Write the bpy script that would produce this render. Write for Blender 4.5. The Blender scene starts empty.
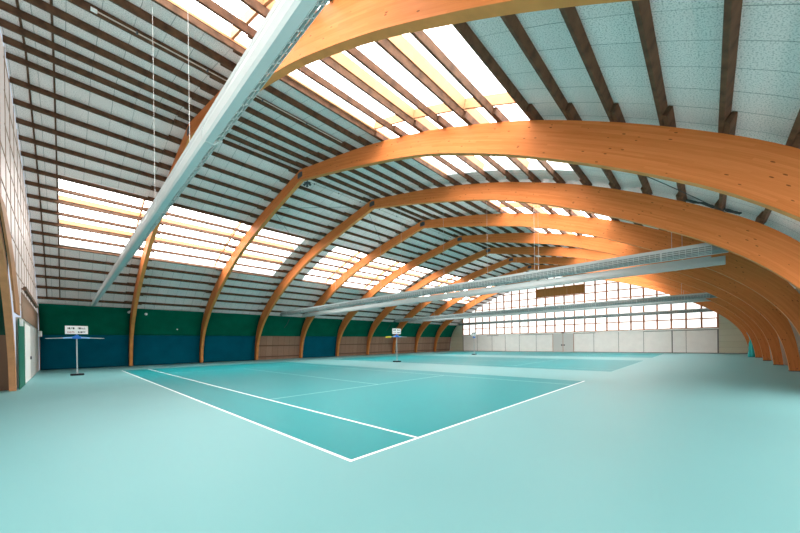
import bpy, bmesh, math, random
import numpy as np
from mathutils import Vector, Matrix

random.seed(7)
SC = bpy.context.scene
COL = SC.collection

# ------------------------------------------------------------------ constants
XC = -11.47                      # ridge line
Y0, S = 5.80, 4.819              # second arch, arch spacing
YN, YF = -3.66, 44.20            # near and far gable planes
AW = 0.20                        # arch thickness
def ya(k): return Y0 + k * S

# ------------------------------------------------------------------ materials
def newmat(name):
    m = bpy.data.materials.new(name); m.use_nodes = True
    nt = m.node_tree
    return m, nt, nt.nodes['Principled BSDF']

def sock(nt, a, b): nt.links.new(a, b)

def plain(name, col, rough=0.6, metal=0.0, spec=0.3, noise=0.0, nscale=8.0, bump=0.0):
    m, nt, b = newmat(name)
    b.inputs['Base Color'].default_value = (*col, 1)
    b.inputs['Roughness'].default_value = rough
    b.inputs['Metallic'].default_value = metal
    b.inputs['Specular IOR Level'].default_value = spec
    if noise > 0 or bump > 0:
        tc = nt.nodes.new('ShaderNodeTexCoord')
        nz = nt.nodes.new('ShaderNodeTexNoise'); nz.inputs['Scale'].default_value = nscale
        nz.inputs['Detail'].default_value = 4
        sock(nt, tc.outputs['Object'], nz.inputs['Vector'])
        if noise > 0:
            r = nt.nodes.new('ShaderNodeValToRGB')
            r.color_ramp.elements[0].position = .3; r.color_ramp.elements[1].position = .7
            r.color_ramp.elements[0].color = (*[c * (1 - noise) for c in col], 1)
            r.color_ramp.elements[1].color = (*[min(1, c * (1 + noise)) for c in col], 1)
            sock(nt, nz.outputs['Fac'], r.inputs['Fac']); sock(nt, r.outputs['Color'], b.inputs['Base Color'])
        if bump > 0:
            bp = nt.nodes.new('ShaderNodeBump'); bp.inputs['Strength'].default_value = bump
            bp.inputs['Distance'].default_value = .02
            sock(nt, nz.outputs['Fac'], bp.inputs['Height']); sock(nt, bp.outputs['Normal'], b.inputs['Normal'])
    return m

def glow(name, col, strength):
    m, nt, b = newmat(name)
    b.inputs['Base Color'].default_value = (.8, .8, .8, 1)
    b.inputs['Roughness'].default_value = .5
    b.inputs['Emission Color'].default_value = (*col, 1)
    b.inputs['Emission Strength'].default_value = strength
    return m

def math_node(nt, op, a, b=None):
    n = nt.nodes.new('ShaderNodeMath'); n.operation = op
    for i, v in enumerate((a, b)):
        if v is None: continue
        if isinstance(v, (int, float)): n.inputs[i].default_value = v
        else: sock(nt, v, n.inputs[i])
    return n.outputs[0]

def mixcol(nt, fac, a, b):
    n = nt.nodes.new('ShaderNodeMix'); n.data_type = 'RGBA'
    if isinstance(fac, (int, float)): n.inputs['Factor'].default_value = fac
    else: sock(nt, fac, n.inputs['Factor'])
    for s, v in (('A', a), ('B', b)):
        idx = 6 if s == 'A' else 7
        if isinstance(v, tuple): n.inputs[idx].default_value = (*v, 1)
        else: sock(nt, v, n.inputs[idx])
    return n.outputs[2]

def glulam(name, c0, c1, knot):
    """UV: u along the beam (m), v across its depth (m)"""
    m, nt, b = newmat(name)
    uv = nt.nodes.new('ShaderNodeUVMap'); uv.uv_map = 'UVMap'
    sep = nt.nodes.new('ShaderNodeSeparateXYZ'); sock(nt, uv.outputs['UV'], sep.inputs[0])
    # one tone for each lamella
    lam = math_node(nt, 'FLOOR', math_node(nt, 'MULTIPLY', sep.outputs['Y'], 24.0))
    seg = math_node(nt, 'FLOOR', math_node(nt, 'MULTIPLY', math_node(nt, 'ADD', sep.outputs['X'], math_node(nt, 'MULTIPLY', lam, 1.37)), 0.45))
    cmb = nt.nodes.new('ShaderNodeCombineXYZ'); sock(nt, seg, cmb.inputs[0]); sock(nt, lam, cmb.inputs[1])
    wn = nt.nodes.new('ShaderNodeTexWhiteNoise'); wn.noise_dimensions = '2D'; sock(nt, cmb.outputs[0], wn.inputs['Vector'])
    mp = nt.nodes.new('ShaderNodeMapping'); mp.inputs['Scale'].default_value = (1.2, 26, 1)
    sock(nt, uv.outputs['UV'], mp.inputs['Vector'])
    nz = nt.nodes.new('ShaderNodeTexNoise'); nz.inputs['Scale'].default_value = 2.0; nz.inputs['Detail'].default_value = 5
    sock(nt, mp.outputs[0], nz.inputs['Vector'])
    f = math_node(nt, 'ADD', math_node(nt, 'MULTIPLY', wn.outputs['Value'], .40), math_node(nt, 'MULTIPLY', nz.outputs['Fac'], .6))
    base = mixcol(nt, f, c0, c1)
    # knots
    mp2 = nt.nodes.new('ShaderNodeMapping'); mp2.inputs['Scale'].default_value = (3.6, 12.0, 1)
    sock(nt, uv.outputs['UV'], mp2.inputs['Vector'])
    vo = nt.nodes.new('ShaderNodeTexVoronoi'); vo.inputs['Scale'].default_value = 1.0; vo.inputs['Randomness'].default_value = 1
    sock(nt, mp2.outputs[0], vo.inputs['Vector'])
    sepc = nt.nodes.new('ShaderNodeSeparateColor'); sock(nt, vo.outputs['Color'], sepc.inputs[0])
    has = math_node(nt, 'GREATER_THAN', sepc.outputs[0], .55)
    near = math_node(nt, 'LESS_THAN', vo.outputs['Distance'], .13)
    k = math_node(nt, 'MULTIPLY', math_node(nt, 'MULTIPLY', has, near), .8)
    sock(nt, mixcol(nt, k, base, knot), b.inputs['Base Color'])
    b.inputs['Roughness'].default_value = .55; b.inputs['Specular IOR Level'].default_value = .12
    return m

def woodwool(name):
    """UV: u along the hall (m), v up the slope (m)"""
    m, nt, b = newmat(name)
    uv = nt.nodes.new('ShaderNodeUVMap'); uv.uv_map = 'UVMap'
    sep = nt.nodes.new('ShaderNodeSeparateXYZ'); sock(nt, uv.outputs['UV'], sep.inputs[0])
    nz0 = nt.nodes.new('ShaderNodeTexNoise'); nz0.inputs['Scale'].default_value = 1.3
    sock(nt, uv.outputs['UV'], nz0.inputs['Vector'])
    u = math_node(nt, 'ADD', sep.outputs['X'], math_node(nt, 'MULTIPLY', nz0.outputs['Fac'], .03))
    fr = math_node(nt, 'FRACT', math_node(nt, 'DIVIDE', u, .6))
    d = math_node(nt, 'MINIMUM', fr, math_node(nt, 'SUBTRACT', 1.0, fr))
    line = math_node(nt, 'LESS_THAN', d, .012)
    idx = math_node(nt, 'FLOOR', math_node(nt, 'DIVIDE', u, .6))
    row = math_node(nt, 'FLOOR', math_node(nt, 'DIVIDE', math_node(nt, 'SUBTRACT', sep.outputs['Y'], .32), .98))
    cmb = nt.nodes.new('ShaderNodeCombineXYZ'); sock(nt, idx, cmb.inputs[0]); sock(nt, row, cmb.inputs[1])
    wn = nt.nodes.new('ShaderNodeTexWhiteNoise'); wn.noise_dimensions = '2D'; sock(nt, cmb.outputs[0], wn.inputs['Vector'])
    nz = nt.nodes.new('ShaderNodeTexNoise'); nz.inputs['Scale'].default_value = 42; nz.inputs['Detail'].default_value = 3
    sock(nt, uv.outputs['UV'], nz.inputs['Vector'])
    r = nt.nodes.new('ShaderNodeValToRGB')
    r.color_ramp.elements[0].position = .34; r.color_ramp.elements[0].color = (.52, .47, .46, 1)
    r.color_ramp.elements[1].position = .52; r.color_ramp.elements[1].color = (.93, .83, .81, 1)
    sock(nt, nz.outputs['Fac'], r.inputs['Fac'])
    tone = mixcol(nt, math_node(nt, 'MULTIPLY', wn.outputs['Value'], .22), r.outputs['Color'], (.62, .55, .54))
    lf = math_node(nt, 'MULTIPLY', line, math_node(nt, 'ADD', .25, math_node(nt, 'MULTIPLY', wn.outputs['Value'], .6)))
    sock(nt, mixcol(nt, lf, tone, (.10, .10, .10)), b.inputs['Base Color'])
    b.inputs['Roughness'].default_value = .95; b.inputs['Specular IOR Level'].default_value = .05
    return m

def boards(name, c0, c1, axis, step, line=.03):
    m, nt, b = newmat(name)
    tc = nt.nodes.new('ShaderNodeTexCoord')
    sep = nt.nodes.new('ShaderNodeSeparateXYZ'); sock(nt, tc.outputs['Object'], sep.inputs[0])
    q = math_node(nt, 'DIVIDE', sep.outputs[axis], step)
    fr = math_node(nt, 'FRACT', q); idx = math_node(nt, 'FLOOR', q)
    wn = nt.nodes.new('ShaderNodeTexWhiteNoise'); wn.noise_dimensions = '1D'; sock(nt, idx, wn.inputs['W'])
    nz = nt.nodes.new('ShaderNodeTexNoise'); nz.inputs['Scale'].default_value = 6
    sock(nt, tc.outputs['Object'], nz.inputs['Vector'])
    f = math_node(nt, 'ADD', math_node(nt, 'MULTIPLY', wn.outputs['Value'], .5), math_node(nt, 'MULTIPLY', nz.outputs['Fac'], .5))
    c = mixcol(nt, f, c0, c1)
    ln = math_node(nt, 'LESS_THAN', fr, line)
    sock(nt, mixcol(nt, math_node(nt, 'MULTIPLY', ln, .7), c, tuple(x * .25 for x in c0)), b.inputs['Base Color'])
    b.inputs['Roughness'].default_value = .75; b.inputs['Specular IOR Level'].default_value = .2
    return m

def floor_mat(name, col, var=.05):
    m, nt, b = newmat(name)
    tc = nt.nodes.new('ShaderNodeTexCoord')
    nz = nt.nodes.new('ShaderNodeTexNoise'); nz.inputs['Scale'].default_value = .5; nz.inputs['Detail'].default_value = 3
    n2 = nt.nodes.new('ShaderNodeTexNoise'); n2.inputs['Scale'].default_value = 60; n2.inputs['Detail'].default_value = 2
    sock(nt, tc.outputs['Object'], nz.inputs['Vector']); sock(nt, tc.outputs['Object'], n2.inputs['Vector'])
    f = math_node(nt, 'ADD', math_node(nt, 'MULTIPLY', nz.outputs['Fac'], .7), math_node(nt, 'MULTIPLY', n2.outputs['Fac'], .3))
    c = mixcol(nt, f, tuple(x * (1 - var) for x in col), tuple(min(1, x * (1 + var)) for x in col))
    sock(nt, c, b.inputs['Base Color'])
    b.inputs['Roughness'].default_value = .45; b.inputs['Specular IOR Level'].default_value = .2
    return m

M = dict(
    floor=floor_mat('floor_turquoise', (.160, .375, .388)),
    court=floor_mat('court_teal', (.010, .245, .265)),
    worn=plain('worn_line_paint', (.33, .58, .59), .6, spec=.15),
    line=plain('white_paint', (.86, .92, .92), .5),
    arch=glulam('glulam_timber', (.54, .155, .035), (.76, .262, .085), (.10, .026, .005)),
    soffit=plain('pale_bottom_lamella', (.62, .25, .075), .6, spec=.12, noise=.10, nscale=3),  # toned paler: light bounced off the floor is in this colour
    roof=woodwool('wood_wool_board'),
    purlin=plain('dark_timber', (.108, .053, .028), .75, noise=.45, nscale=5),
    lightwood=plain('light_timber', (.51, .245, .115), .6, noise=.12, nscale=4),
    sky=glow('skylight_glazing', (1.0, .98, .965), 7.4),
    pane=glow('gable_glazing', (1.0, .965, .93), 1.25),
    pane2=glow('near_glazing', (1.0, .90, .84), .42),
    pane3=glow('annex_glazing', (1.0, .97, .94), 9.0),  # added glow for the unseen pane behind the camera
    pane4=glow('side_glazing', (1.0, .98, .96), 8.5),  # added glow for the unseen right-wall windows
    nearbar=plain('pale_glazing_bar', (.42, .30, .23), .6),
    tube=glow('uplight_tube', (1.0, .95, .90), 11.0),  # added glow on top of the strip lights, brightens the roof
    mullion=plain('glazing_bar_timber', (.46, .19, .10), .6),
    whitewall=plain('white_grey_panel', (.90, .88, .85), .6, noise=.03, nscale=2),
    seam=plain('grey_seam', (.20, .20, .19), .8),
    cream=boards('pale_green_board', (.55, .56, .42), (.62, .62, .50), 'Z', .62, .02),
    brownboard=boards('brown_wall_board', (.26, .16, .11), (.36, .235, .165), 'Y', .62),
    rail=plain('brown_rail', (.15, .085, .055), .7),
    panelwood=boards('ochre_wood_board', (.36, .165, .05), (.43, .205, .065), 'X', .35),
    green=plain('green_tarpaulin', (.001, .115, .07), .9, spec=.05, noise=.12, nscale=1.2, bump=.3),
    darkgreen=plain('dark_green_paint', (.002, .035, .022), .8),  # green darkened to hold the side room's shade
    blue=plain('blue_tarpaulin', (.000, .095, .15), .9, spec=.05, noise=.12, nscale=1.0, bump=.3),
    teal=plain('teal_fabric', (.03, .42, .42), .6, noise=.2, nscale=3),
    lamp=plain('light_grey_metal', (.46, .51, .51), .4, metal=.0, spec=.5),
    reflector=plain('grey_reflector', (.20, .235, .235), .45, metal=.3),
    louver=plain('louver_metal', (.47, .55, .55), .4, metal=.2),
    wire=plain('pale_wire', (.6, .6, .58), .5),
    steel=plain('dark_steel', (.10, .10, .11), .5, metal=.4),
    cable=plain('thin_dark_cable', (.06, .07, .07), .6),
    conduit=plain('pale_conduit', (.62, .52, .46), .5),
    black=plain('black_rubber', (.012, .013, .016), .7),
    pole=plain('grey_pole', (.46, .52, .54), .4, metal=.2),
    bluepl=plain('bright_blue_plastic', (.02, .17, .62), .45),
    skyblue=plain('pale_blue_plastic', (.22, .47, .78), .45),
    yellow=plain('yellow_plastic', (.80, .62, .03), .5),
    whitepl=plain('white_board', (.86, .88, .88), .5),
    ink=plain('dark_ink', (.05, .05, .06), .7),
    redink=plain('red_ink', (.45, .06, .06), .7),
    door=plain('grey_white_door', (.62, .62, .60), .5),
    doorgreen=plain('green_panel', (.01, .16, .10), .5),
    plaster=plain('plaster_wall', (.62, .60, .56), .9),
    roofedge=plain('eaves_board', (.52, .54, .52), .8),
)

M['pane2'].node_tree.nodes['Principled BSDF'].inputs['Base Color'].default_value = (.22, .20, .19, 1)

# ------------------------------------------------------------------ mesh helper
class MB:
    def __init__(self):
        self.bm = bmesh.new(); self.uv = self.bm.loops.layers.uv.new('UVMap'); self.mi = 0
    def quad(self, pts, uvs=None, mi=None):
        vs = [self.bm.verts.new(p) for p in pts]
        f = self.bm.faces.new(vs); f.material_index = self.mi if mi is None else mi
        if uvs:
            for l, t in zip(f.loops, uvs): l[self.uv].uv = t
        return f
    def box(self, lo, hi, mi=None):
        x0, y0, z0 = lo; x1, y1, z1 = hi
        v = [self.bm.verts.new(p) for p in ((x0,y0,z0),(x1,y0,z0),(x1,y1,z0),(x0,y1,z0),(x0,y0,z1),(x1,y0,z1),(x1,y1,z1),(x0,y1,z1))]
        for f in ((0,3,2,1),(4,5,6,7),(0,1,5,4),(1,2,6,5),(2,3,7,6),(3,0,4,7)):
            q = self.bm.faces.new([v[i] for i in f]); q.material_index = self.mi if mi is None else mi
    def tube(self, a, b, r0, r1=None, n=8, mi=None):
        r1 = r0 if r1 is None else r1
        a = Vector(a); b = Vector(b); d = (b - a).normalized()
        t = d.orthogonal().normalized(); w = d.cross(t)
        A, B = [], []
        for i in range(n):
            g = 2 * math.pi * i / n; o = t * math.cos(g) + w * math.sin(g)
            A.append(self.bm.verts.new(a + o * r0)); B.append(self.bm.verts.new(b + o * r1))
        fs = [self.bm.faces.new((A[i], A[(i+1) % n], B[(i+1) % n], B[i])) for i in range(n)]
        fs.append(self.bm.faces.new(A[::-1])); fs.append(self.bm.faces.new(B))
        for f in fs: f.material_index = self.mi if mi is None else mi
    def prism(self, poly, axis, a, b, mi=None):
        """poly: 2-D points; axis 'y': (x,z) extruded a..b in y; axis 'x': (y,z); axis 'z': (x,y)"""
        def P(p, t): return (p[0], t, p[1]) if axis == 'y' else ((t, p[0], p[1]) if axis == 'x' else (p[0], p[1], t))
        A = [self.bm.verts.new(P(p, a)) for p in poly]; B = [self.bm.verts.new(P(p, b)) for p in poly]
        n = len(poly); fs = [self.bm.faces.new((A[i], A[(i+1) % n], B[(i+1) % n], B[i])) for i in range(n)]
        fs.append(self.bm.faces.new(A[::-1])); fs.append(self.bm.faces.new(B))
        for f in fs: f.material_index = self.mi if mi is None else mi
    def build(self, name, mats, parent=None, loc=None, fixn=True, bevel=0, weld=False):
        if weld: bmesh.ops.remove_doubles(self.bm, verts=self.bm.verts, dist=1e-5)
        if fixn: bmesh.ops.recalc_face_normals(self.bm, faces=self.bm.faces)
        me = bpy.data.meshes.new(name); self.bm.to_mesh(me); self.bm.free()
        if not isinstance(mats, (list, tuple)): mats = [mats]
        for m in mats: me.materials.append(m)
        o = bpy.data.objects.new(name, me); COL.objects.link(o)
        if parent: o.parent = parent
        if loc: o.location = loc
        if bevel:
            b = o.modifiers.new('bevel', 'BEVEL'); b.width = bevel; b.segments = 2; b.limit_method = 'ANGLE'
        return o

def tag(o, label=None, cat=None, group=None, kind=None):
    if label: o['label'] = label
    if cat: o['category'] = cat
    if group: o['group'] = group
    if kind: o['kind'] = kind
    return o
def thing(name, label, cat, loc=(0, 0, 0), group=None):
    o = bpy.data.objects.new(name, None); o.empty_display_size = .3; COL.objects.link(o); o.location = loc
    return tag(o, label, cat, group)
def copy_tree(o, parent=None):
    c = o.copy(); COL.objects.link(c)
    if parent: c.parent = parent
    for ch in list(o.children): copy_tree(ch, c)
    return c
ORD = ['first','second','third','fourth','fifth','sixth','seventh','eighth','ninth','tenth','eleventh','twelfth',
       'thirteenth','fourteenth','fifteenth','sixteenth','seventeenth','eighteenth','nineteenth','twentieth']

# ------------------------------------------------------------------ the roof's cross-section (right half, ridge to floor)
TOP = [(-11.47,10.33),(-9.03,9.87),(-7.0,9.48),(-5.34,9.08),(-3.94,8.69),(-2.76,8.33),(-1.76,7.95),(-.76,7.57),(.06,7.22),
       (.8,6.86),(1.24,6.63),(1.94,6.26),(2.58,5.89),(3,5.63),(3.6,5.25),(4.13,4.88),(4.5,4.58),(5.0,4.1),(5.5,3.45),(5.9,2.65),(6.15,1.7),(6.29,.7),(6.34,0)]
SOF = [(-11.47,9.80),(-10.9,9.68),(-8.3,9.1),(-6.4,8.62),(-4.77,8.2),(-3.55,7.83),(-2.77,7.55),(-1.45,7.0),(-.35,6.5),(.61,6.0),
       (1.4,5.58),(2.26,5.08),(2.97,4.64),(3.44,4.33),(3.9,3.97),(4.42,3.53),(4.85,3.07),(5.2,2.62),(5.5,2.14),(5.75,1.5),(5.9,.85),(5.98,.3),(6.0,0)]
def resample(pts, n, smooth=4):
    p = np.array(pts, float)
    a = np.concatenate([[0], np.cumsum(np.hypot(*np.diff(p, axis=0).T))])
    t = np.linspace(0, a[-1], n)
    q = np.stack([np.interp(t, a, p[:, 0]), np.interp(t, a, p[:, 1])], 1)
    for _ in range(smooth):
        q[1:-1] = .25 * q[:-2] + .5 * q[1:-1] + .25 * q[2:]
    return q
NP = 90
TOPS = resample(TOP, NP); SOFS = resample(SOF, NP)
ARC = np.concatenate([[0], np.cumsum(np.hypot(*np.diff(TOPS, axis=0).T))])
def at(arc, off=0.0, side=1):
    e = .3
    def q(a): return np.interp(a, ARC, TOPS[:, 0]), np.interp(a, ARC, TOPS[:, 1])
    x, z = q(arc); x0, z0 = q(arc - e); x1, z1 = q(arc + e)
    tx, tz = x1 - x0, z1 - z0; L = math.hypot(tx, tz)
    nx, nz = -tz / L, tx / L                       # outward for the right half (up and to the right)
    x += nx * off; z += nz * off
    return (float(2 * XC - x) if side < 0 else float(x)), float(z)
def slope_ang(arc, side=1):
    e = .3
    x0, z0 = at(arc - e); x1, z1 = at(arc + e)
    a = math.atan2(z1 - z0, x1 - x0)
    return a if side > 0 else -a
def arc_of_z(z): return float(np.interp(-z, -TOPS[:, 1], ARC))
SH = 0.18                                             # the boards lie a purlin's height above the arches
ROOF_END = 17.85                                      # arc where the boards stop at the eaves
def ztop(x, off=0.0):
    xx = 2 * XC - x if x < XC else x
    return float(np.interp(xx, TOPS[:, 0], TOPS[:, 1])) + off

# ------------------------------------------------------------------ SETTING: floor with painted courts
mb = MB()
mb.box((-29.7, -8.0, -.10), (6.7, 44.4, 0), 0)
COURTS = [(0.0, 10.97), (15.62, 26.59), (31.22, 42.19)]
LEN = 23.77
def rect(x0, y0, x1, y1, z, mi): mb.quad([(x0,y0,z),(x1,y0,z),(x1,y1,z),(x0,y1,z)], mi=mi)
lw = .055
for (a, b) in COURTS:
    rect(-LEN, a, 0, b, .002, 1)
    z = .004
    l1, l2 = (2, 3) if a == 0 else (3, 3)
    lw = .055 if a == 0 else .04
    for y, mi_ in ((a, l1), (a + 1.372 - lw / 2, l1), (b - 1.372 - lw / 2, l2), (b - lw, l2)): rect(-LEN, y, 0, y + lw, z, mi_)
    for x in (-LEN, -lw): rect(x, a, x + lw, b, z + .0005, l1 if x > -1 else l2)
    for x in (-5.485, -18.285): rect(x - lw / 2, a + 1.372, x + lw / 2, b - 1.372, z + .0005, l2)
    m_ = (a + b) / 2
    rect(-18.285, m_ - lw / 2, -5.485, m_ + lw / 2, z + .0008, l2)
tag(mb.build('floor', [M['floor'], M['court'], M['line'], M['worn']], fixn=False), kind='structure')
fl = bpy.data.objects['floor']

# ------------------------------------------------------------------ SETTING: ceiling boards with skylight openings
P0, DP = .32, .98
def parc(i): return P0 + DP * i
SKY_A = (parc(6) - .02, parc(12) - .08)
SKY_Y = [(-2.62, 9.72), (12.45, 24.75), (27.35, 39.65)]
END = {1: 18.9, -1: ROOF_END}
ys = sorted(set([YN, YF + .1, *[v for q in SKY_Y for v in q]]))
mb = MB()
for side in (1, -1):
    arcs = sorted(set([0.0, END[side], *SKY_A, *np.arange(.5, END[side], .5).tolist()]))
    for a0, a1 in zip(arcs[:-1], arcs[1:]):
        am = (a0 + a1) / 2
        for b0, b1 in zip(ys[:-1], ys[1:]):
            bmid = (b0 + b1) / 2
            if SKY_A[0] < am < SKY_A[1] and any(q[0] < bmid < q[1] for q in SKY_Y): continue
            p0, p1 = at(a0, SH, side), at(a1, SH, side); r0, r1 = at(a0, SH + .08, side), at(a1, SH + .08, side)
            if a0 == 0: p0 = (XC, p0[1]); r0 = (XC, r0[1])
            uv = [(b0, a0), (b1, a0), (b1, a1), (b0, a1)]
            mb.quad([(p0[0], b0, p0[1]), (p0[0], b1, p0[1]), (p1[0], b1, p1[1]), (p1[0], b0, p1[1])], uv)
            mb.quad([(r0[0], b0, r0[1]), (r0[0], b1, r0[1]), (r1[0], b1, r1[1]), (r1[0], b0, r1[1])], uv)
tag(mb.build('ceiling', M['roof'], fixn=False), kind='structure')

# two dark battens on the boards by the near gable, running up the slopes
for n, y in enumerate((-3.24, -2.66)):
    mb = MB()
    for side in (-1, 1):
        aa = np.arange(0, 17.6, .4)
        for a0, a1 in zip(aa[:-1], aa[1:]):
            p0, p1 = at(a0, SH - .002, side), at(a1, SH - .002, side); q0, q1 = at(a0, SH - .03, side), at(a1, SH - .03, side)
            mb.prism([p0, p1, q1, q0], 'y', y - .025, y + .025)
    tag(mb.build('trim_%d' % (n + 1), M['purlin']), kind='structure')

# skylights
wn = 0; WELL = .27
for side in (1, -1):
    for (b0, b1) in SKY_Y:
        wn += 1
        mb = MB(); aa = np.linspace(SKY_A[0] - .04, SKY_A[1] + .04, 13)
        for a0, a1 in zip(aa[:-1], aa[1:]):
            p0, p1 = at(a0, SH + WELL, side), at(a1, SH + WELL, side); q0, q1 = at(a0, SH + WELL + .02, side), at(a1, SH + WELL + .02, side)
            mb.prism([p0, p1, q1, q0], 'y', b0 - .04, b1 + .04)
        w = tag(mb.build('window_%d' % wn, M['sky'], weld=True), kind='structure')
        # upstand boards round the opening
        mb = MB()
        for a_, t in ((SKY_A[0], -.04), (SKY_A[1], .04)):
            mb.prism([at(a_, SH - .02, side), at(a_ + t, SH - .02, side), at(a_ + t, SH + WELL, side), at(a_, SH + WELL, side)], 'y', b0, b1)
        for a0, a1 in zip(aa[:-1], aa[1:]):
            pr = [at(a0, SH - .02, side), at(a1, SH - .02, side), at(a1, SH + WELL, side), at(a0, SH + WELL, side)]
            mb.prism(pr, 'y', b0 - .04, b0); mb.prism(pr, 'y', b1, b1 + .04)
        mb.build('upstand', M['whitepl'], w)
        # light boards along every second joint between the sheets
        mb = MB()
        for i in (8, 10):
            a_ = parc(i)
            mb.prism([at(a_ - .03, SH, side), at(a_ + .03, SH, side), at(a_ + .03, SH + WELL - .005, side), at(a_ - .03, SH + WELL - .005, side)], 'y', b0, b1)
        mb.prism([at(parc(6) + .02, SH - .03, side), at(parc(6) + .10, SH - .03, side), at(parc(6) + .10, SH + .02, side), at(parc(6) + .02, SH + .02, side)], 'y', b0, b1)
        mb.build('joint_board', M['lightwood'], w)
        mb = MB()
        for k in range(-2, 9):
            yc = ya(k) - .50
            if b0 + .2 < yc < b1 - .2:
                for i in (6, 8, 10):
                    a0, a1 = parc(i) + .05, parc(i + 2) - .05
                    mb.prism([at(a0, SH + .0, side), at(a1, SH + .0, side), at(a1, SH + WELL - .005, side), at(a0, SH + WELL - .005, side)], 'y', yc - .03, yc + .03)
        mb.build('cross_board', M['lightwood'], w)

# ------------------------------------------------------------------ SETTING: side walls (boards following the arch feet)
A_GT = 17.50                                          # top of the green band
def wall_profile(side, a0, off, n=24):
    return [at(a, off, side) for a in np.linspace(a0, ARC[-1], n)]
def side_wall(name, side):
    mb = MB()
    pi, po = wall_profile(side, END[side] - .05, .12), wall_profile(side, END[side] - .05, .22)
    pi[-1] = (pi[-1][0], 0); po[-1] = (po[-1][0], 0)
    for (p0, p1, q1, q0) in zip(pi[:-1], pi[1:], po[1:], po[:-1]):
        mb.prism([p0, p1, q1, q0], 'y', YN, YF + .1)
    return tag(mb.build(name, M['brownboard'], weld=True), kind='structure')
side_wall('wall_left', -1); side_wall('wall_right', 1)
# unseen glowing windows added low in the right wall to brighten floor and roof
for b in range(-2, 1):
    a0, a1 = arc_of_z(2.45), arc_of_z(.75)
    y0_ = (YN + .3) if b == -2 else ya(b) + AW + .25
    y1_ = ya(b + 1) - .25
    mb = MB(); aa = np.linspace(a0, a1, 7)
    for q0, q1 in zip(aa[:-1], aa[1:]):
        mb.prism([at(q0, .105, 1), at(q1, .105, 1), at(q1, .118, 1), at(q0, .118, 1)], 'y', y0_, y1_)
    w = tag(mb.build('window_%d' % (b + 12), M['pane4'], weld=True), kind='structure')
    mb = MB()
    for q0, q1 in zip(aa[:-1], aa[1:]):
        for y in np.linspace(y0_, y1_, 4):
            mb.prism([at(q0, .05, 1), at(q1, .05, 1), at(q1, .104, 1), at(q0, .104, 1)], 'y', y - .035, y + .035)
    for q in (a0, a1):
        mb.prism([at(q - .04, .05, 1), at(q + .04, .05, 1), at(q + .04, .104, 1), at(q - .04, .104, 1)], 'y', y0_, y1_)
    mb.build('window_frame', M['mullion'], w)
# rails on the left boards
rn = 2
BROWN = (1, 3, 4, 5, 6, 7)
for z in (1.42, .30):
    x, zz = at(arc_of_z(z), .07, -1); rn += 1
    mb = MB()
    for b in BROWN: mb.box((x - .06, ya(b) + AW + .02, z - .05), (x + .03, (ya(b + 1) if b < 7 else YF) - .02, z + .05))
    tag(mb.build('trim_%d' % rn, M['rail']), kind='structure')

# ------------------------------------------------------------------ arches
def half_beam(side):
    mb = MB()
    t, s_ = TOPS.copy(), SOFS.copy()
    la = np.concatenate([[0], np.cumsum(np.hypot(*np.diff((t + s_) / 2, axis=0).T))])
    if side < 0:
        t[:, 0] = 2 * XC - t[:, 0]; s_[:, 0] = 2 * XC - s_[:, 0]
    gap = .012 * side
    def V(p, y, g): return (p[0] - XC + (gap if g == 0 else 0), y, p[1])
    for i in range(NP - 1):
        u0, u1 = la[i], la[i + 1]
        d0 = math.hypot(*(t[i] - s_[i])); d1 = math.hypot(*(t[i + 1] - s_[i + 1]))
        for y in (0, AW):
            mb.quad([V(s_[i], y, i), V(s_[i+1], y, i+1), V(t[i+1], y, i+1), V(t[i], y, i)], [(u0, 0), (u1, 0), (u1, d1), (u0, d0)])
        mb.quad([V(s_[i], 0, i), V(s_[i+1], 0, i+1), V(s_[i+1], AW, i+1), V(s_[i], AW, i)], [(u0, 2.005), (u1, 2.005), (u1, 2.03), (u0, 2.03)], 1)
        mb.quad([V(t[i], 0, i), V(t[i+1], 0, i+1), V(t[i+1], AW, i+1), V(t[i], AW, i)], [(u0, 3.005), (u1, 3.005), (u1, 3.03), (u0, 3.03)])
    for i in (0, NP - 1):
        mb.quad([V(s_[i], 0, i), V(t[i], 0, i), V(t[i], AW, i), V(s_[i], AW, i)])
    return mb
L_ARCH = ['nearest curved laminated timber arch, cut off by the top of the picture',
          'second curved laminated timber arch from the camera, spanning the whole hall over the nearest court'] + \
         ['%s curved laminated timber arch from the camera' % ORD[k] for k in range(2, 9)]
def make_arch():
    r = thing('timber_arch', '', 'arch', group='laminated timber arches')
    half_beam(-1).build('left_beam', [M['arch'], M['soffit']], r, weld=True)
    half_beam(1).build('right_beam', [M['arch'], M['soffit']], r, weld=True)
    for y in (-.012, AW):
        mb = MB(); mb.prism([(-.22, 9.93), (.22, 9.93), (.22, 10.17), (0, 10.22), (-.22, 10.17)], 'y', y, y + .012)
        for bx in (-.15, -.05, .05, .15):
            for bz in (9.98, 10.12): mb.box((bx - .012, y - .01, bz - .012), (bx + .012, y + .022, bz + .012))
        mb.build('hinge_plate', M['steel'], r)
    for x0, x1 in ((2 * XC - 6.36 - XC, 2 * XC - 5.98 - XC), (5.98 - XC, 6.36 - XC)):
        mb = MB(); mb.box((x0, -.015, 0), (x1, AW + .015, .035)); mb.build('foot_shoe', M['steel'], r)
    return r
ARCHES = []
for k in range(-1, 8):
    a = make_arch() if k == -1 else copy_tree(ARCHES[0])
    a['label'] = L_ARCH[k + 1]; a.location = (XC, ya(k), 0); ARCHES.append(a)

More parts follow.
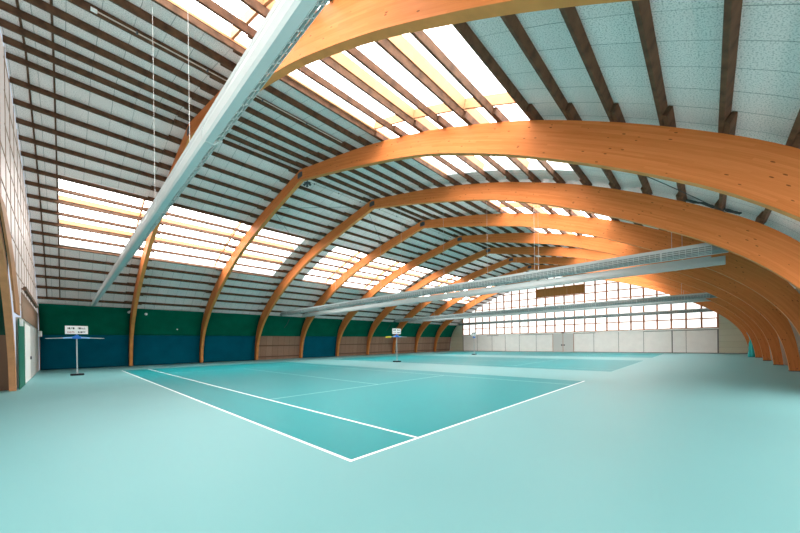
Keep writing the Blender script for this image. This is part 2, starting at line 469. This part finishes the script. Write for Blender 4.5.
# ------------------------------------------------------------------ purlins: one timber for each bay and line
def purlin_mesh(L):
    mb = MB(); mb.box((-.042, 0, 0), (.042, L, SH - .004))
    bmesh.ops.recalc_face_normals(mb.bm, faces=mb.bm.faces)
    bmesh.ops.bevel(mb.bm, geom=[e for e in mb.bm.edges], offset=.008, segments=1, affect='EDGES')
    me = bpy.data.meshes.new('purlin'); mb.bm.to_mesh(me); mb.bm.free(); me.materials.append(M['purlin']); return me
LAP = .42
PM = purlin_mesh(S + 2 * LAP); PM0 = purlin_mesh(S + LAP - .03); PM1 = purlin_mesh(YF - ya(7) + LAP - .02)
# purlins the photo shows nothing of, wholly behind the deep arches on the right
HIDDEN = {(1, b, i) for b, i0 in ((-2, 13), (2, 16), (3, 12), (4, 10), (5, 8), (6, 6), (7, 3)) for i in range(i0, 18)}
for b in range(-2, 8):
    for side in (-1, 1):
        for i in range(18):
            arc = parc(i) + (-.045 if b % 2 else .045)
            y0_ = ya(b) - LAP if b > -2 else YN + .01 + .0
            me = PM if -2 < b < 7 else (PM0 if b == -2 else PM1)
            x, z = at(arc, .0, side)
            if (side, b, i) in HIDDEN: continue
            o = bpy.data.objects.new('roof_purlin', me); COL.objects.link(o)
            o.location = (x, y0_, z); o.rotation_euler = (0, -slope_ang(arc, side), 0)
            sd = 'left' if side < 0 else 'right'
            where = 'before the first arch' if b == -2 else 'between %s and %s arches' % (ORD[b + 1], ORD[b + 2])
            if b == 7: where = 'between ninth arch and far gable'
            tag(o, 'dark roof purlin, %s below the ridge, %s slope, %s' % (ORD[i], sd, where), 'purlin', 'roof purlins')
# ------------------------------------------------------------------ green and blue tarpaulins on the side walls
def sheet(name, mat, side, a0, a1, y0, y1, off, label, cat, group=None, sag=.012):
    n, m_ = 14, 12
    mb = MB(); aa = np.linspace(a0, a1, n + 1); yy = np.linspace(y0, y1, m_ + 1)
    rnd = random.Random(int(y0 * 10) + (5 if side > 0 else 0))
    wob = [[rnd.uniform(-sag, sag) for _ in yy] for _ in aa]
    def grid(extra):
        g = []
        for i, a in enumerate(aa):
            row = []
            for j, y in enumerate(yy):
                x, z = at(a, off + extra + wob[i][j], side); row.append(mb.bm.verts.new((x, y, max(z, .004))))
            g.append(row)
        return g
    A, B = grid(0), grid(.015)
    for g in (A, B):
        for i in range(n):
            for j in range(m_): mb.bm.faces.new((g[i][j], g[i+1][j], g[i+1][j+1], g[i][j+1]))
    for i in range(n):
        for j in (0, m_): mb.bm.faces.new((A[i][j], A[i+1][j], B[i+1][j], B[i][j]))
    for j in range(m_):
        for i in (0, n): mb.bm.faces.new((A[i][j], A[i][j+1], B[i][j+1], B[i][j]))
    o = mb.build(name, mat)
    for p in o.data.polygons: p.use_smooth = True
    return tag(o, label, cat, group)
A_B = arc_of_z(2.38); A_F = ARC[-1] - .005
def bay_text(b):
    return 'nearest the camera, left of the first arch foot' if b == -2 else ('between %s and %s arch feet' % (ORD[b + 1], ORD[b + 2]) if b < 7 else 'between last arch foot and far gable')
for b in range(-2, 8):
    y0_ = YN + .05 if b == -2 else ya(b) + AW + .005
    y1_ = ya(b + 1) - .005 if b < 7 else YF - .05
    sheet('green_tarpaulin', M['green'], -1, A_GT, A_B - .004, y0_, y1_, .05, 'green tarpaulin high on left wall, ' + bay_text(b), 'tarpaulin', 'green tarpaulins on the left wall')
    if b in (-2, -1, 0, 2):
        sheet('blue_curtain', M['blue'], -1, A_B + .004, A_F, y0_, y1_, .06, 'dark blue curtain on left wall, ' + bay_text(b), 'curtain', 'blue curtains on the left wall')

# teal curtain gathered into a bundle against the last right arch foot
mb = MB(); px_, py_ = 5.92, ya(6) + 1.1
rings = []
for iz in range(9):
    z = .01 + 2.2 * iz / 8; row = []
    for q in range(28):
        g = 2 * math.pi * q / 28; r = .15 * (1 + .28 * math.sin(7 * g + .5 * iz)) * (1.0 if iz not in (5, 6) else .72) * (1.15 - .04 * iz)
        row.append(mb.bm.verts.new((px_ - .06 * max(0, iz - 5) + r * 1.3 * math.cos(g), py_ + r * math.sin(g), z)))
    rings.append(row)
for r0, r1 in zip(rings[:-1], rings[1:]):
    for q in range(28): mb.bm.faces.new((r0[q], r0[(q+1) % 28], r1[(q+1) % 28], r1[q]))
mb.bm.faces.new(rings[0][::-1]); mb.bm.faces.new(rings[-1])
o = mb.build('gathered_curtain', M['teal'])
for p_ in o.data.polygons: p_.use_smooth = True
tag(o, 'bright teal curtain gathered in a bundle at the last right arch foot', 'curtain')

# ------------------------------------------------------------------ SETTING: far gable
WX0, WX1, WZ = -26.60, 4.07, 2.66
NB = 25; DW = (WX1 - WX0) / NB
def gable_poly(x0, x1, z0, off):
    xs = np.linspace(x0, x1, 60)
    return [(x0, z0), (x1, z0)] + [(float(x), max(z0 + .01, ztop(x, off))) for x in xs[::-1]]
mb = MB()
mb.box((WX0, YF, 0), (WX1, YF + .15, 2.56), 0)
mb.box((WX0 - .02, YF - .06, 2.52), (WX1 + .02, YF + .15, WZ), 0)
XE0, XE1 = 2 * XC - 6.45, 6.45
mb.prism(gable_poly(XE0, WX0, 0, .17), 'y', YF - .02, YF + .15, 1)
mb.prism(gable_poly(WX1, XE1, 0, .17), 'y', YF - .02, YF + .15, 1)
for x in (-23.9, -21.3, -19.1, -16.9, -14.43, -7.2, -4.55, -2.1, 1.6): mb.box((x - .02, YF - .012, .02), (x + .02, YF, 2.50), 2)
for x, w in ((.44, .05), (WX0, .05), (WX1, .06)): mb.box((x - w, YF - .03, .0), (x + w, YF, 2.52), 2)
for x0, x1 in ((-22.2, -20.2), (-16.9, -12.2), (-9.5, -7.0), (-2.1, 4.0)): mb.box((x0, YF - .02, 2.44), (x1, YF, 2.50), 2)
mb.box((WX0, YF - .03, 0), (XE1 - .2, YF, .06), 2)
tag(mb.build('wall_far', [M['whitewall'], M['cream'], M['seam']]), kind='structure')
# double door in the middle of the far gable
mb = MB()
for x0, x1 in ((-12.12, -10.87), (-10.83, -9.56)): mb.box((x0, YF - .06, .03), (x1, YF - .005, 2.46))
d = tag(mb.build('door_1', M['door'], bevel=.006), kind='structure')
for x in (-11.0, -10.7):
    mb = MB(); mb.box((x - .08, YF - .10, .85), (x + .08, YF - .06, 1.03)); mb.build('handle', M['steel'], d, bevel=.01)
mb = MB()
for x in (-12.15, -10.85, -9.53): mb.box((x - .025, YF - .075, 0), (x + .025, YF - .06, 2.5))
mb.build('door_frame', M['mullion'], d)
mb = MB(); mb.box((-11.0, YF - .18, 2.53), (-10.65, YF - .06, 2.65))
tag(mb.build('exit_lamp', M['steel'], bevel=.01), 'small dark lamp box above the double door in the far gable', 'lamp')
# glazing
mb = MB(); mb.prism(gable_poly(WX0 + .01, WX1 - .01, WZ, .14), 'y', YF + .04, YF + .06)
w = tag(mb.build('window_7', M['pane']), kind='structure')
mb = MB()
for i in range(NB + 1):
    x = WX0 + i * DW
    mb.box((x - .08, YF - .05, WZ), (x + .08, YF + .035, ztop(x, .14)))
mb.build('window_post', M['mullion'], w)
mb = MB()
for j in range(8):
    z = WZ + .98 * j + .03
    # width of the roof at this height
    xr = float(np.interp(-z, -TOPS[:, 1], TOPS[:, 0])) if z < 10.3 else XC
    x1 = min(WX1, xr); x0 = max(WX0, 2 * XC - xr)
    if x1 - x0 > .5: mb.box((x0, YF - .03, z - .055), (x1, YF + .03, z + .055))
mb.build('window_rail', M['mullion'], w)
mb = MB(); mb.box((-14.32, YF - .10, 7.66), (-8.20, YF - .052, 8.86))
tag(mb.build('wooden_panel', M['panelwood'], bevel=.01), 'long ochre wooden board mounted high in the far gable glazing', 'panel')

# ------------------------------------------------------------------ SETTING: near gable beside and behind the camera
ANX = [(-14.5,0),(-14.4,.8),(-14.0,1.7),(-12.95,3.1),(-11.8,4.2),(-10.3,5.05),(-8.5,5.75),(-6.5,6.25),(-4.0,6.5)]
ax = resample(ANX, 40, 2)
anx_full = [tuple(q) for q in ax] + [(-8.0 - q[0], q[1]) for q in ax[-2::-1]]
GX0 = -27.6
mb = MB()
# lower part: panel wall beside the opening
mb.prism([(XE0, 0), (-15.9, 0), (-15.9, 2.72), (XE0, 2.72)], 'y', YN - .14, YN - .02, 0)
mb.prism(gable_poly(XE0, GX0, 2.72, .14), 'y', YN - .14, YN - .02, 0)
tag(mb.build('wall_near', [M['plaster']]), kind='structure')
up = [(x, z) for x, z in anx_full if z > 2.72]
glaz = [(GX0, 2.74)] + [(x, z + .35) for x, z in up] + [(XE1 - .4, 2.74)]
xs = np.linspace(GX0, XE1 - .4, 60)
mb = MB(); mb.prism(glaz + [(float(x), max(2.76, ztop(x, .12))) for x in xs[::-1]], 'y', YN - .03, YN - .01)
w = tag(mb.build('window_8', M['pane2']), kind='structure')
mb = MB()
def anx_z(x): 
    if x < -14.5 or x > 6.3: return 2.74
    return max(2.74, float(np.interp(x if x < -4.0 else -8.0 - x, ax[:, 0], ax[:, 1])) + .35)
for i in range(27):
    x = GX0 + i * 1.23
    if ztop(x, .12) > anx_z(x) + .1: mb.box((x - .025, YN - .012, anx_z(x)), (x + .025, YN + .004, ztop(x, .12)))
mb.build('window_post', M['nearbar'], w)
mb = MB()
for j in range(8):
    z = 3.2 + .98 * j
    xr = float(np.interp(-z, -TOPS[:, 1], TOPS[:, 0])) if z < 10.3 else XC
    x0 = max(GX0, 2 * XC - xr); xa = float(np.interp(z - .35, ax[:, 1], ax[:, 0])) if z < 7.6 else XC
    mb.box((x0, YN - .012, z - .02), (min(xa, xr), YN + .004, z + .02))
mb.build('window_rail', M['nearbar'], w)
# timber cladding above the panels, along the side arch
mb = MB()
cl = [(x, z) for x, z in anx_full[:25] if z > 2.6]
mb.prism([(x - .33, z) for x, z in cl] + [(x - 1.9, z) for x, z in cl[::-1]], 'y', YN - .02, YN + .03)
tag(mb.build('trim_5', M['lightwood']), kind='structure')
# doors of the near gable
mb = MB(); mb.box((-17.3, YN - .02, .0), (-14.95, YN + .01, 2.62)); tag(mb.build('door_2', M['doorgreen'], bevel=.005), kind='structure')
mb = MB(); mb.box((-20.4, YN - .02, .03), (-17.4, YN + .02, 2.55)); d3 = tag(mb.build('door_3', M['whitewall'], bevel=.005), kind='structure')
mb = MB(); mb.box((-20.2, YN + .02, .98), (-20.08, YN + .07, 1.12)); mb.build('handle', M['steel'], d3)
mb = MB(); mb.box((-24.2, YN - .02, .03), (-20.5, YN + .02, 2.6)); tag(mb.build('door_4', M['door'], bevel=.005), kind='structure')
mb = MB()
for x0, x1 in ((-27.4, -16.0),): mb.box((x0, YN + .0, 2.70), (x1, YN + .03, 3.7))
tag(mb.build('trim_6', M['brownboard']), kind='structure')
t = thing('curtain_rail', 'dark brown wall-mounted rail high on the near gable at the left edge', 'rail', (-15.9, YN, 3.86))
mb = MB(); mb.box((-8.0, .06, -.10), (0, .15, .06)); mb.build('rail_bar', M['rail'], t, bevel=.01)
for x in (-7.7, -5.2, -2.7, -.3):
    mb = MB(); mb.box((x - .05, .0, -.03), (x + .05, .07, .03)); mb.build('rail_bracket', M['rail'], t)
mb = MB(); mb.box((-15.35, YN + .01, 2.34), (-14.96, YN + .09, 2.60))
tag(mb.build('junction_box', M['whitepl'], bevel=.01), 'white box above the green panel at the left picture edge', 'box')
mb = MB(); mb.box((-28.6, YN + .0, 2.25), (-28.2, YN + .16, 2.62))
tag(mb.build('loudspeaker', M['whitepl'], bevel=.01), 'small white loudspeaker in the corner beside the blue curtain', 'loudspeaker')

# side arch that carries the opening of the near gable
mb = MB()
n_ = len(anx_full)
ins = np.array(anx_full); tang = np.gradient(ins, axis=0); tang /= np.linalg.norm(tang, axis=1)[:, None]
nrm = np.stack([-tang[:, 1], tang[:, 0]], 1)
out = ins + nrm * .32; out[0, 1] = 0; out[-1, 1] = 0
la = np.concatenate([[0], np.cumsum(np.hypot(*np.diff(ins, axis=0).T))])
ya0, ya1 = YN - .22, YN - .06
for i in range(n_ - 1):
    u0, u1 = la[i], la[i + 1]
    def V(p, y): return (p[0], y, p[1])
    for y in (ya0, ya1): mb.quad([V(ins[i], y), V(ins[i+1], y), V(out[i+1], y), V(out[i], y)], [(u0, 0), (u1, 0), (u1, .32), (u0, .32)])
    mb.quad([V(ins[i], ya0), V(ins[i+1], ya0), V(ins[i+1], ya1), V(ins[i], ya1)], [(u0, 2.005), (u1, 2.005), (u1, 2.03), (u0, 2.03)])
    mb.quad([V(out[i], ya0), V(out[i+1], ya0), V(out[i+1], ya1), V(out[i], ya1)], [(u0, 3.005), (u1, 3.005), (u1, 3.03), (u0, 3.03)])
for i in (0, n_ - 1): mb.quad([V(ins[i], ya0), V(out[i], ya0), V(out[i], ya1), V(ins[i], ya1)])
tag(mb.build('side_arch', M['lightwood'], weld=True), 'curved timber arch post standing at the left edge of the picture', 'arch')

# the side room behind the opening
mb = MB()
mb.box((-15.2, -8.0, 0), (-15.0, YN - .25, 2.0), 0); mb.box((-15.2, -8.0, 2.0), (-15.0, YN - .25, 7.6), 1)
tag(mb.build('wall_annex_left', [M['rail'], M['darkgreen']]), kind='structure')  # brown and green both darkened, shade of the side room in the colour
mb = MB(); mb.box((6.0, -8.0, 0), (6.2, YN - .25, 7.6)); tag(mb.build('wall_annex_right', M['plaster']), kind='structure')
mb = MB(); mb.box((-15.2, -8.0, 7.6), (6.2, YN - .12, 7.75)); tag(mb.build('ceiling_annex', M['roof']), kind='structure')
mb = MB(); mb.box((-15.2, -8.2, 0), (6.2, -8.0, 2.2)); mb.box((-15.2, -8.2, 6.6), (6.2, -8.0, 7.75)); mb.box((-15.2, -8.2, 2.2), (-1.0, -8.0, 6.6))
tag(mb.build('wall_back', M['plaster']), kind='structure')
mb = MB(); mb.box((-1.0, -8.12, 2.2), (6.2, -8.08, 6.6)); w = tag(mb.build('window_9', M['pane3']), kind='structure')  # unseen glowing window, added to light the near floor and right roof
mb = MB()
for i in range(6):
    x = -.95 + i * 1.41; mb.box((x - .04, -8.08, 2.2), (x + .04, -8.02, 6.6))
mb.build('window_post', M['mullion'], w)
t = thing('shelf_board', 'low brown shelf board on the side wall at the far left edge', 'shelf', (-15.0, -5.2, 1.2))
mb = MB(); mb.box((0, -1.4, 0), (.30, .95, .05)); mb.build('shelf_top', M['rail'], t)
for y in (-1.2, .8):
    mb = MB(); mb.prism([(0, 0), (.25, 0), (0, -.25)], 'y', y - .02, y + .02); mb.build('bracket', M['rail'], t)

# ------------------------------------------------------------------ long suspended strip lights
HALF, FZ, FH = 15.3, 4.29, .32
def strip_light(y, d, taper, label, wires, joints, single_wire=False):
    t = thing('strip_light', label, 'light', (XC, y, FZ), 'long suspended strip lights')
    def sec(k):   # cross-section; d = the side the louver faces
        z = lambda v: v * k
        return [(-.06 * d, z(FH)), (-.12 * d, z(.14)), (-.115 * d, z(.03)), (-.09 * d, 0), (.0, 0), (.01 * d, z(.045)), (.10 * d, z(.12)), (.10 * d, z(.285)), (.125 * d, z(.285)), (.125 * d, z(FH))]
    st = [(-HALF, 0.5 if taper else 1), (-HALF + .36, 1), (HALF - .36, 1), (HALF, .5 if taper else 1)]
    mb = MB()
    rings = [[mb.bm.verts.new((x, a, b)) for a, b in sec(k)] for x, k in st]
    n = len(rings[0])
    for r0, r1 in zip(rings[:-1], rings[1:]):
        for i in range(n):
            f = mb.bm.faces.new((r0[i], r0[(i+1) % n], r1[(i+1) % n], r1[i])); f.material_index = 1 if i in (4, 5, 6) else 0
    for r in (rings[0], rings[-1]): mb.bm.faces.new(r)
    mb.build('housing', [M['lamp'], M['reflector']], t)
    # louver: three long slats and the blades between them, over the open face
    mb = MB(); X0, X1 = -HALF + .38, HALF - .38
    P = [np.array(q) for q in ((.004, .0), (.108, .08), (.112, .283))]
    def along(seg, t_, o=0.0):
        a, b = P[seg], P[seg + 1]; nn = np.array([b[1] - a[1], -(b[0] - a[0])]); nn /= np.linalg.norm(nn)
        p = a + (b - a) * t_ + nn * o
        return (p[0] * d, p[1])
    for seg, ts in ((0, (.04, .50, .97)), (1, (.34, .66, .97))):
        for t_ in ts:
            w_ = .045 if seg == 0 else .04
            mb.prism([along(seg, t_ - w_), along(seg, t_ + w_), along(seg, t_ + w_, -.02), along(seg, t_ - w_, -.02)], 'x', X0, X1)
    nb = int((X1 - X0) / .16)
    for i in range(nb + 1):
        x = X0 + (X1 - X0) * i / nb
        for seg in (0, 1):
            mb.prism([along(seg, 0, -.002), along(seg, 1, -.002), along(seg, 1, -.022), along(seg, 0, -.022)], 'x', x - .006, x + .006)
    mb.build('louver', M['louver'], t)
    mb = MB(); mb.box((-9.5, min(-.04 * d, .105 * d), FH + .001), (12.3, max(-.04 * d, .105 * d), FH + .006)); mb.build('uplight_tube', M['tube'], t)  # glowing strip added to throw light up at the roof
    mb = MB()
    for yy in (-.06 * d, .12 * d): mb.box((X0, yy - .006, FH - .01), (X1, yy + .006, FH + .06))
    mb.build('reflector_lip', M['lamp'], t)  # added rim that keeps the glowing strip out of view
    for x in joints:
        mb = MB(); k = 1.0
        pr = [(-.065 * d, FH + .006), (-.128 * d, .14), (-.121 * d, .03), (-.09 * d, -.006), (.01 * d, -.006), (.128 * d, .08), (.132 * d, FH + .006)]
        mb.prism(pr, 'x', x - XC - .022, x - XC + .022); mb.build('joint_bracket', M['lamp'], t)
    for x in wires:
        for dx in ((0,) if single_wire else (0, .2)):
            zt = ztop(x + dx, SH) - FZ - .01
            mb = MB(); mb.tube((x + dx - XC, 0, FH - .02), (x + dx - XC, 0, zt), .0032 if y < 5 else .0055, n=6)
            mb.build('suspension_wire', M['wire'], t)
        mb = MB(); mb.box((x - XC - .06, -.03, FH - .01), (x - XC + .26, .03, FH + .03)); mb.build('hanger', M['wire'], t)
    return t
J = [2.16 - 2.75 * i for i in range(11)]
strip_light(-1.10, 1, True, 'nearest long grey strip light hanging above the near court edge', (-5.51, -2.67, 1.9), [XC + v for v in (-13.2, -9.9, -6.6, -3.3, 0, 3.3, 6.6, 9.9, 13.2)], True)
strip_light(12.16, -1, True, 'long strip light with grid louver, upper one of the hanging pair', (-4.6, -2.1, 2.45, -10.5, -16.5, -22.5), J, True)
strip_light(14.57, 1, False, 'long smooth white strip light, lower one of the hanging pair', (2.62, -3.2, -9, -15, -21), J, True)
strip_light(27.8, -1, True, 'long strip light with grid louver, front one of the pair before the gable', (2.0, -4, -10, -16, -22), J, True)
strip_light(30.38, 1, False, 'long smooth strip light, rear one of the pair before the gable', (2.0, -4, -10, -16, -22), J, True)
strip_light(43.2, -1, False, 'farthest thin strip light hanging right before the gable glazing', (2.0, -4, -10, -16, -22), J, True)

# ------------------------------------------------------------------ stands with board and arms
def stand(x, y, label, arm0, arm1, sign_w, tip=None):
    t = thing('court_stand', label, 'stand', (x, y, 0), 'court stands')
    mb = MB(); mb.box((-.2, -.27, 0.004), (.2, .27, .10)); mb.build('base', M['black'], t, bevel=.025)
    mb = MB(); mb.tube((0, 0, .10), (0, 0, .28), .045, n=12); mb.tube((0, 0, .28), (0, 0, 2.25), .028, n=12); mb.build('pole', M['pole'], t)
    mb = MB(); mb.box((-.08, -.17, 1.98), (.08, .17, 2.12)); mb.tube((0, 0, 2.12), (0, 0, 2.2), .08, n=12); mb.build('collar', M['bluepl'], t, bevel=.02)
    for s, L in ((-1, arm0), (1, arm1)):
        mb = MB(); mb.tube((0, s * .16, 2.04), (0, s * L, 2.0), .022, .014, n=8)
        a = mb.build('arm', M['pole'], t)
        mb = MB(); mb.tube((0, s * .17, 2.04), (0, s * min(.52, L * .55), 2.025), .045, .038, n=8); mb.build('sleeve', M['skyblue'], a)
        if tip and s == -1:
            mb = MB(); mb.tube((0, s * (L - .5), 2.0), (0, s * (L + .05), 1.985), .065, .05, n=8); mb.build('tip', M['yellow'], a)
    mb = MB(); mb.box((-.012, -sign_w / 2, 2.24), (.012, sign_w / 2, 2.68)); b = mb.build('sign_board', M['whitepl'], t, bevel=.004)
    # two rows of unreadable small characters on the board's face, one mesh for each word
    for (z0, h, mats) in ((2.50, .10, ('ink', 'ink')), (2.31, .075, ('redink', 'ink'))):
        for wi, (ya_, yb_) in enumerate(((-sign_w / 2 + .09, -.06), (.05, sign_w / 2 - .09))):
            rnd = random.Random(int(z0 * 100) + wi); mb = MB(); yy = ya_
            mb.box((.012, ya_, z0 + h * .42), (.0135, yb_, z0 + h * .42 + .012))
            while yy < yb_ - .03:
                wl = rnd.uniform(.03, .06)
                mb.box((.012, yy, z0), (.0145, yy + .013, z0 + h))
                mb.box((.012, yy, z0 + rnd.choice((0, h - .014))), (.0145, min(yb_, yy + wl), z0 + h * rnd.choice((.16, .55, 1))) if rnd.random() < .001 else (.0145, min(yb_, yy + wl), z0 + h))if rnd.random() < .4 else mb.box((.012, yy, z0), (.0145, min(yb_, yy + wl * .7), z0 + .014))
                yy += wl
            mb.build('lettering', M[mats[wi]], b)
    return t
stand(-21.4, -2.03, 'nearest stand with white sign and blue arms, before the blue curtain', 1.15, 1.1, .88)
stand(-14.68, 15.92, 'stand with white sign and yellow arm tip between first two courts', 1.15, 1.2, .95, True)
stand(-17.01, 31.6, 'farthest stand with small white sign and blue arms before the far gable wall', .55, .6, 1.1)

# ------------------------------------------------------------------ small fittings
# spotlight on the first left arch, dome lamps on the green tarpaulin
t = thing('spotlight', 'small white spotlight on the first arch at left', 'lamp', (-27.72, ya(-1) - .002, 4.16))
mb = MB(); mb.box((-.05, -.06, -.02), (.05, 0, .02)); mb.build('bracket', M['whitepl'], t)
mb = MB(); mb.tube((0, -.05, 0), (.12, -.16, -.12), .06, .08, n=12); mb.build('lamp_head', M['whitepl'], t)
for (arc, y, lab) in ((arc_of_z(4.0), 1.9, 'white dome lamp at the top of the green tarpaulin past the first arch'), (arc_of_z(2.9), 4.05, 'tiny white dome lamp low on the green tarpaulin before the second arch')):
    x, z = at(arc, .03, -1)
    t = thing('dome_lamp', lab, 'lamp', (x + .02, y, z))
    mb = MB(); mb.tube((.0, 0, 0), (.05, 0, -.02), .10 if z > 3.5 else .05, n=12); mb.build('lamp_base', M['wire'], t)
    mb = MB(); mb.tube((.05, 0, -.02), (.12, 0, -.04), .08 if z > 3.5 else .04, .03, n=12); mb.build('lamp_shade', M['whitepl'], t)
# fitting hanging at the ridge of the second arch
t = thing('ridge_fitting', 'small dark lamp cluster hanging at the ridge below the second arch', 'lamp', (-10.95, ya(0) + .1, 9.65))
mb = MB(); mb.tube((0, 0, -.1), (0, 0, .0), .02, n=6); mb.build('hanger', M['steel'], t)
for i in range(5):
    g = i * 1.257; mb = MB(); mb.tube((0, 0, -.10), (.22 * math.cos(g), .16 * math.sin(g), -.22), .035, .06, n=8); mb.build('lamp_head', M['steel'], t)
# conduit under the boards
def conduit(side, arc, y0_, y1_, label, box):
    x, z = at(arc, .03, side)
    t = thing('conduit', label, 'conduit', (x, y0_, z))
    mb = MB(); mb.tube((0, 0, 0), (0, y1_ - y0_, 0), .016, n=8); mb.build('pipe', M['conduit'], t)
    if box:
        mb = MB(); mb.box((-.04, -.06, -.04), (.04, .06, .02)); mb.build('socket_box', M['whitepl'], t, bevel=.01)
    for y in np.arange(.8, y1_ - y0_, 1.6):
        mb = MB(); mb.box((-.035, y - .02, -.026), (.035, y + .02, .03)); mb.build('clip', M['steel'], t)
conduit(1, 4.42, -1.96, ya(0) - .6, 'pale conduit with white end box under the roof near the first arch', True)
conduit(-1, .62, ya(0) + .4, ya(2) - .5, 'pale conduit along the ridge between the second and fourth arches', False)
conduit(-1, .62, ya(2) + .4, ya(4) - .5, 'pale conduit along the ridge between the fourth and sixth arches', False)
# wind-bracing cables below the purlins
def brace(side, a0, y0_, a1, y1_, label):
    mb = MB(); prev = None
    for s in np.linspace(0, 1, 9):
        x, z = at(a0 + (a1 - a0) * s, -.02, side); p = (x, y0_ + (y1_ - y0_) * s, z)
        if prev: mb.tube(prev, p, .011, n=5)
        prev = p
    tag(mb.build('bracing_cable', M['cable']), label, 'cable', 'wind-bracing cables under the roof')
brace(-1, 3.9, ya(0) + .25, .9, ya(1) - .05, 'thin dark bracing cable left of the ridge between second and third arches')
brace(-1, 3.9, ya(0) + .3, 8.2, ya(1) - .1, 'thin dark bracing cable above the left skylight between second and third arches')
brace(1, 13.8, ya(0) + 2.6, 16.2, ya(1) - .05, 'thin dark bracing cable on the right slope between second and third arches')
brace(-1, .9, ya(1) + .3, 4.2, ya(2) - .1, 'thin dark bracing cable left of the ridge between third and fourth arches')
# dark cable bundle lying on the third arch, right of the skylight
mb = MB(); rnd = random.Random(4); prev = None
for st_ in range(3):
    prev = None
    for q in np.linspace(0, 1, 14):
        x, z = at(15.15 + 1.35 * q, .035 + .02 * st_ + rnd.uniform(0, .05), 1); pnt = (x, ya(1) + .05 + .05 * st_ + rnd.uniform(-.03, .03), z)
        if prev: mb.tube(prev, pnt, .024, n=6)
        prev = pnt
tag(mb.build('cable_bundle', M['cable']), 'dark cable bundle lying on top of the third arch at right', 'cable')
# cords hanging over the green tarpaulin
for y, lab in ((13.6, 'third and fourth'), (28.3, 'sixth and seventh')):
    mb = MB(); prev = None
    for q in np.linspace(0, 1, 8):
        x, z = at(arc_of_z(4.15 - .9 * q), -.01, -1); pnt = (x, y + .10 * math.sin(3 * q) - .25 * q, z)
        if prev: mb.tube(prev, pnt, .035 - .015 * q, n=6)
        prev = pnt
    tag(mb.build('hanging_cord', M['cable']), 'short dark cord hanging over the green tarpaulin between %s arches' % lab, 'cord')

# ------------------------------------------------------------------ world, camera
wd = bpy.data.worlds.new('daylight'); SC.world = wd; wd.use_nodes = True
bg = wd.node_tree.nodes['Background']; bg.inputs[0].default_value = (.75, .85, 1, 1); bg.inputs[1].default_value = .8

C_ = Vector((3.34131153, -2.54170992, 1.52656372))
R_ = Vector((0.72248393, 0.69125711, -0.01343775)); F_ = Vector((-0.69132408, 0.72254466, -0.0004763))
U_ = R_.cross(F_).normalized(); R_ = F_.cross(U_).normalized(); F_ = F_.normalized()
cam = bpy.data.cameras.new('camera'); co = bpy.data.objects.new('camera', cam); COL.objects.link(co)
mtx = Matrix.Identity(4)
for i in range(3):
    mtx[i][0] = R_[i]; mtx[i][1] = U_[i]; mtx[i][2] = -F_[i]; mtx[i][3] = C_[i]
co.matrix_world = mtx
cam.sensor_fit = 'HORIZONTAL'; cam.sensor_width = 36; cam.lens = 322.2534 / 800 * 36
cam.shift_x = 0; cam.shift_y = (343.0422 - 266.5) / 800
cam.clip_start = .05; cam.clip_end = 300
SC.camera = co
SC.view_settings.view_transform = 'Standard'; SC.view_settings.look = 'None'
SC.view_settings.exposure = 0.12; SC.view_settings.gamma = 1.0; SC.view_settings.use_curve_mapping = False
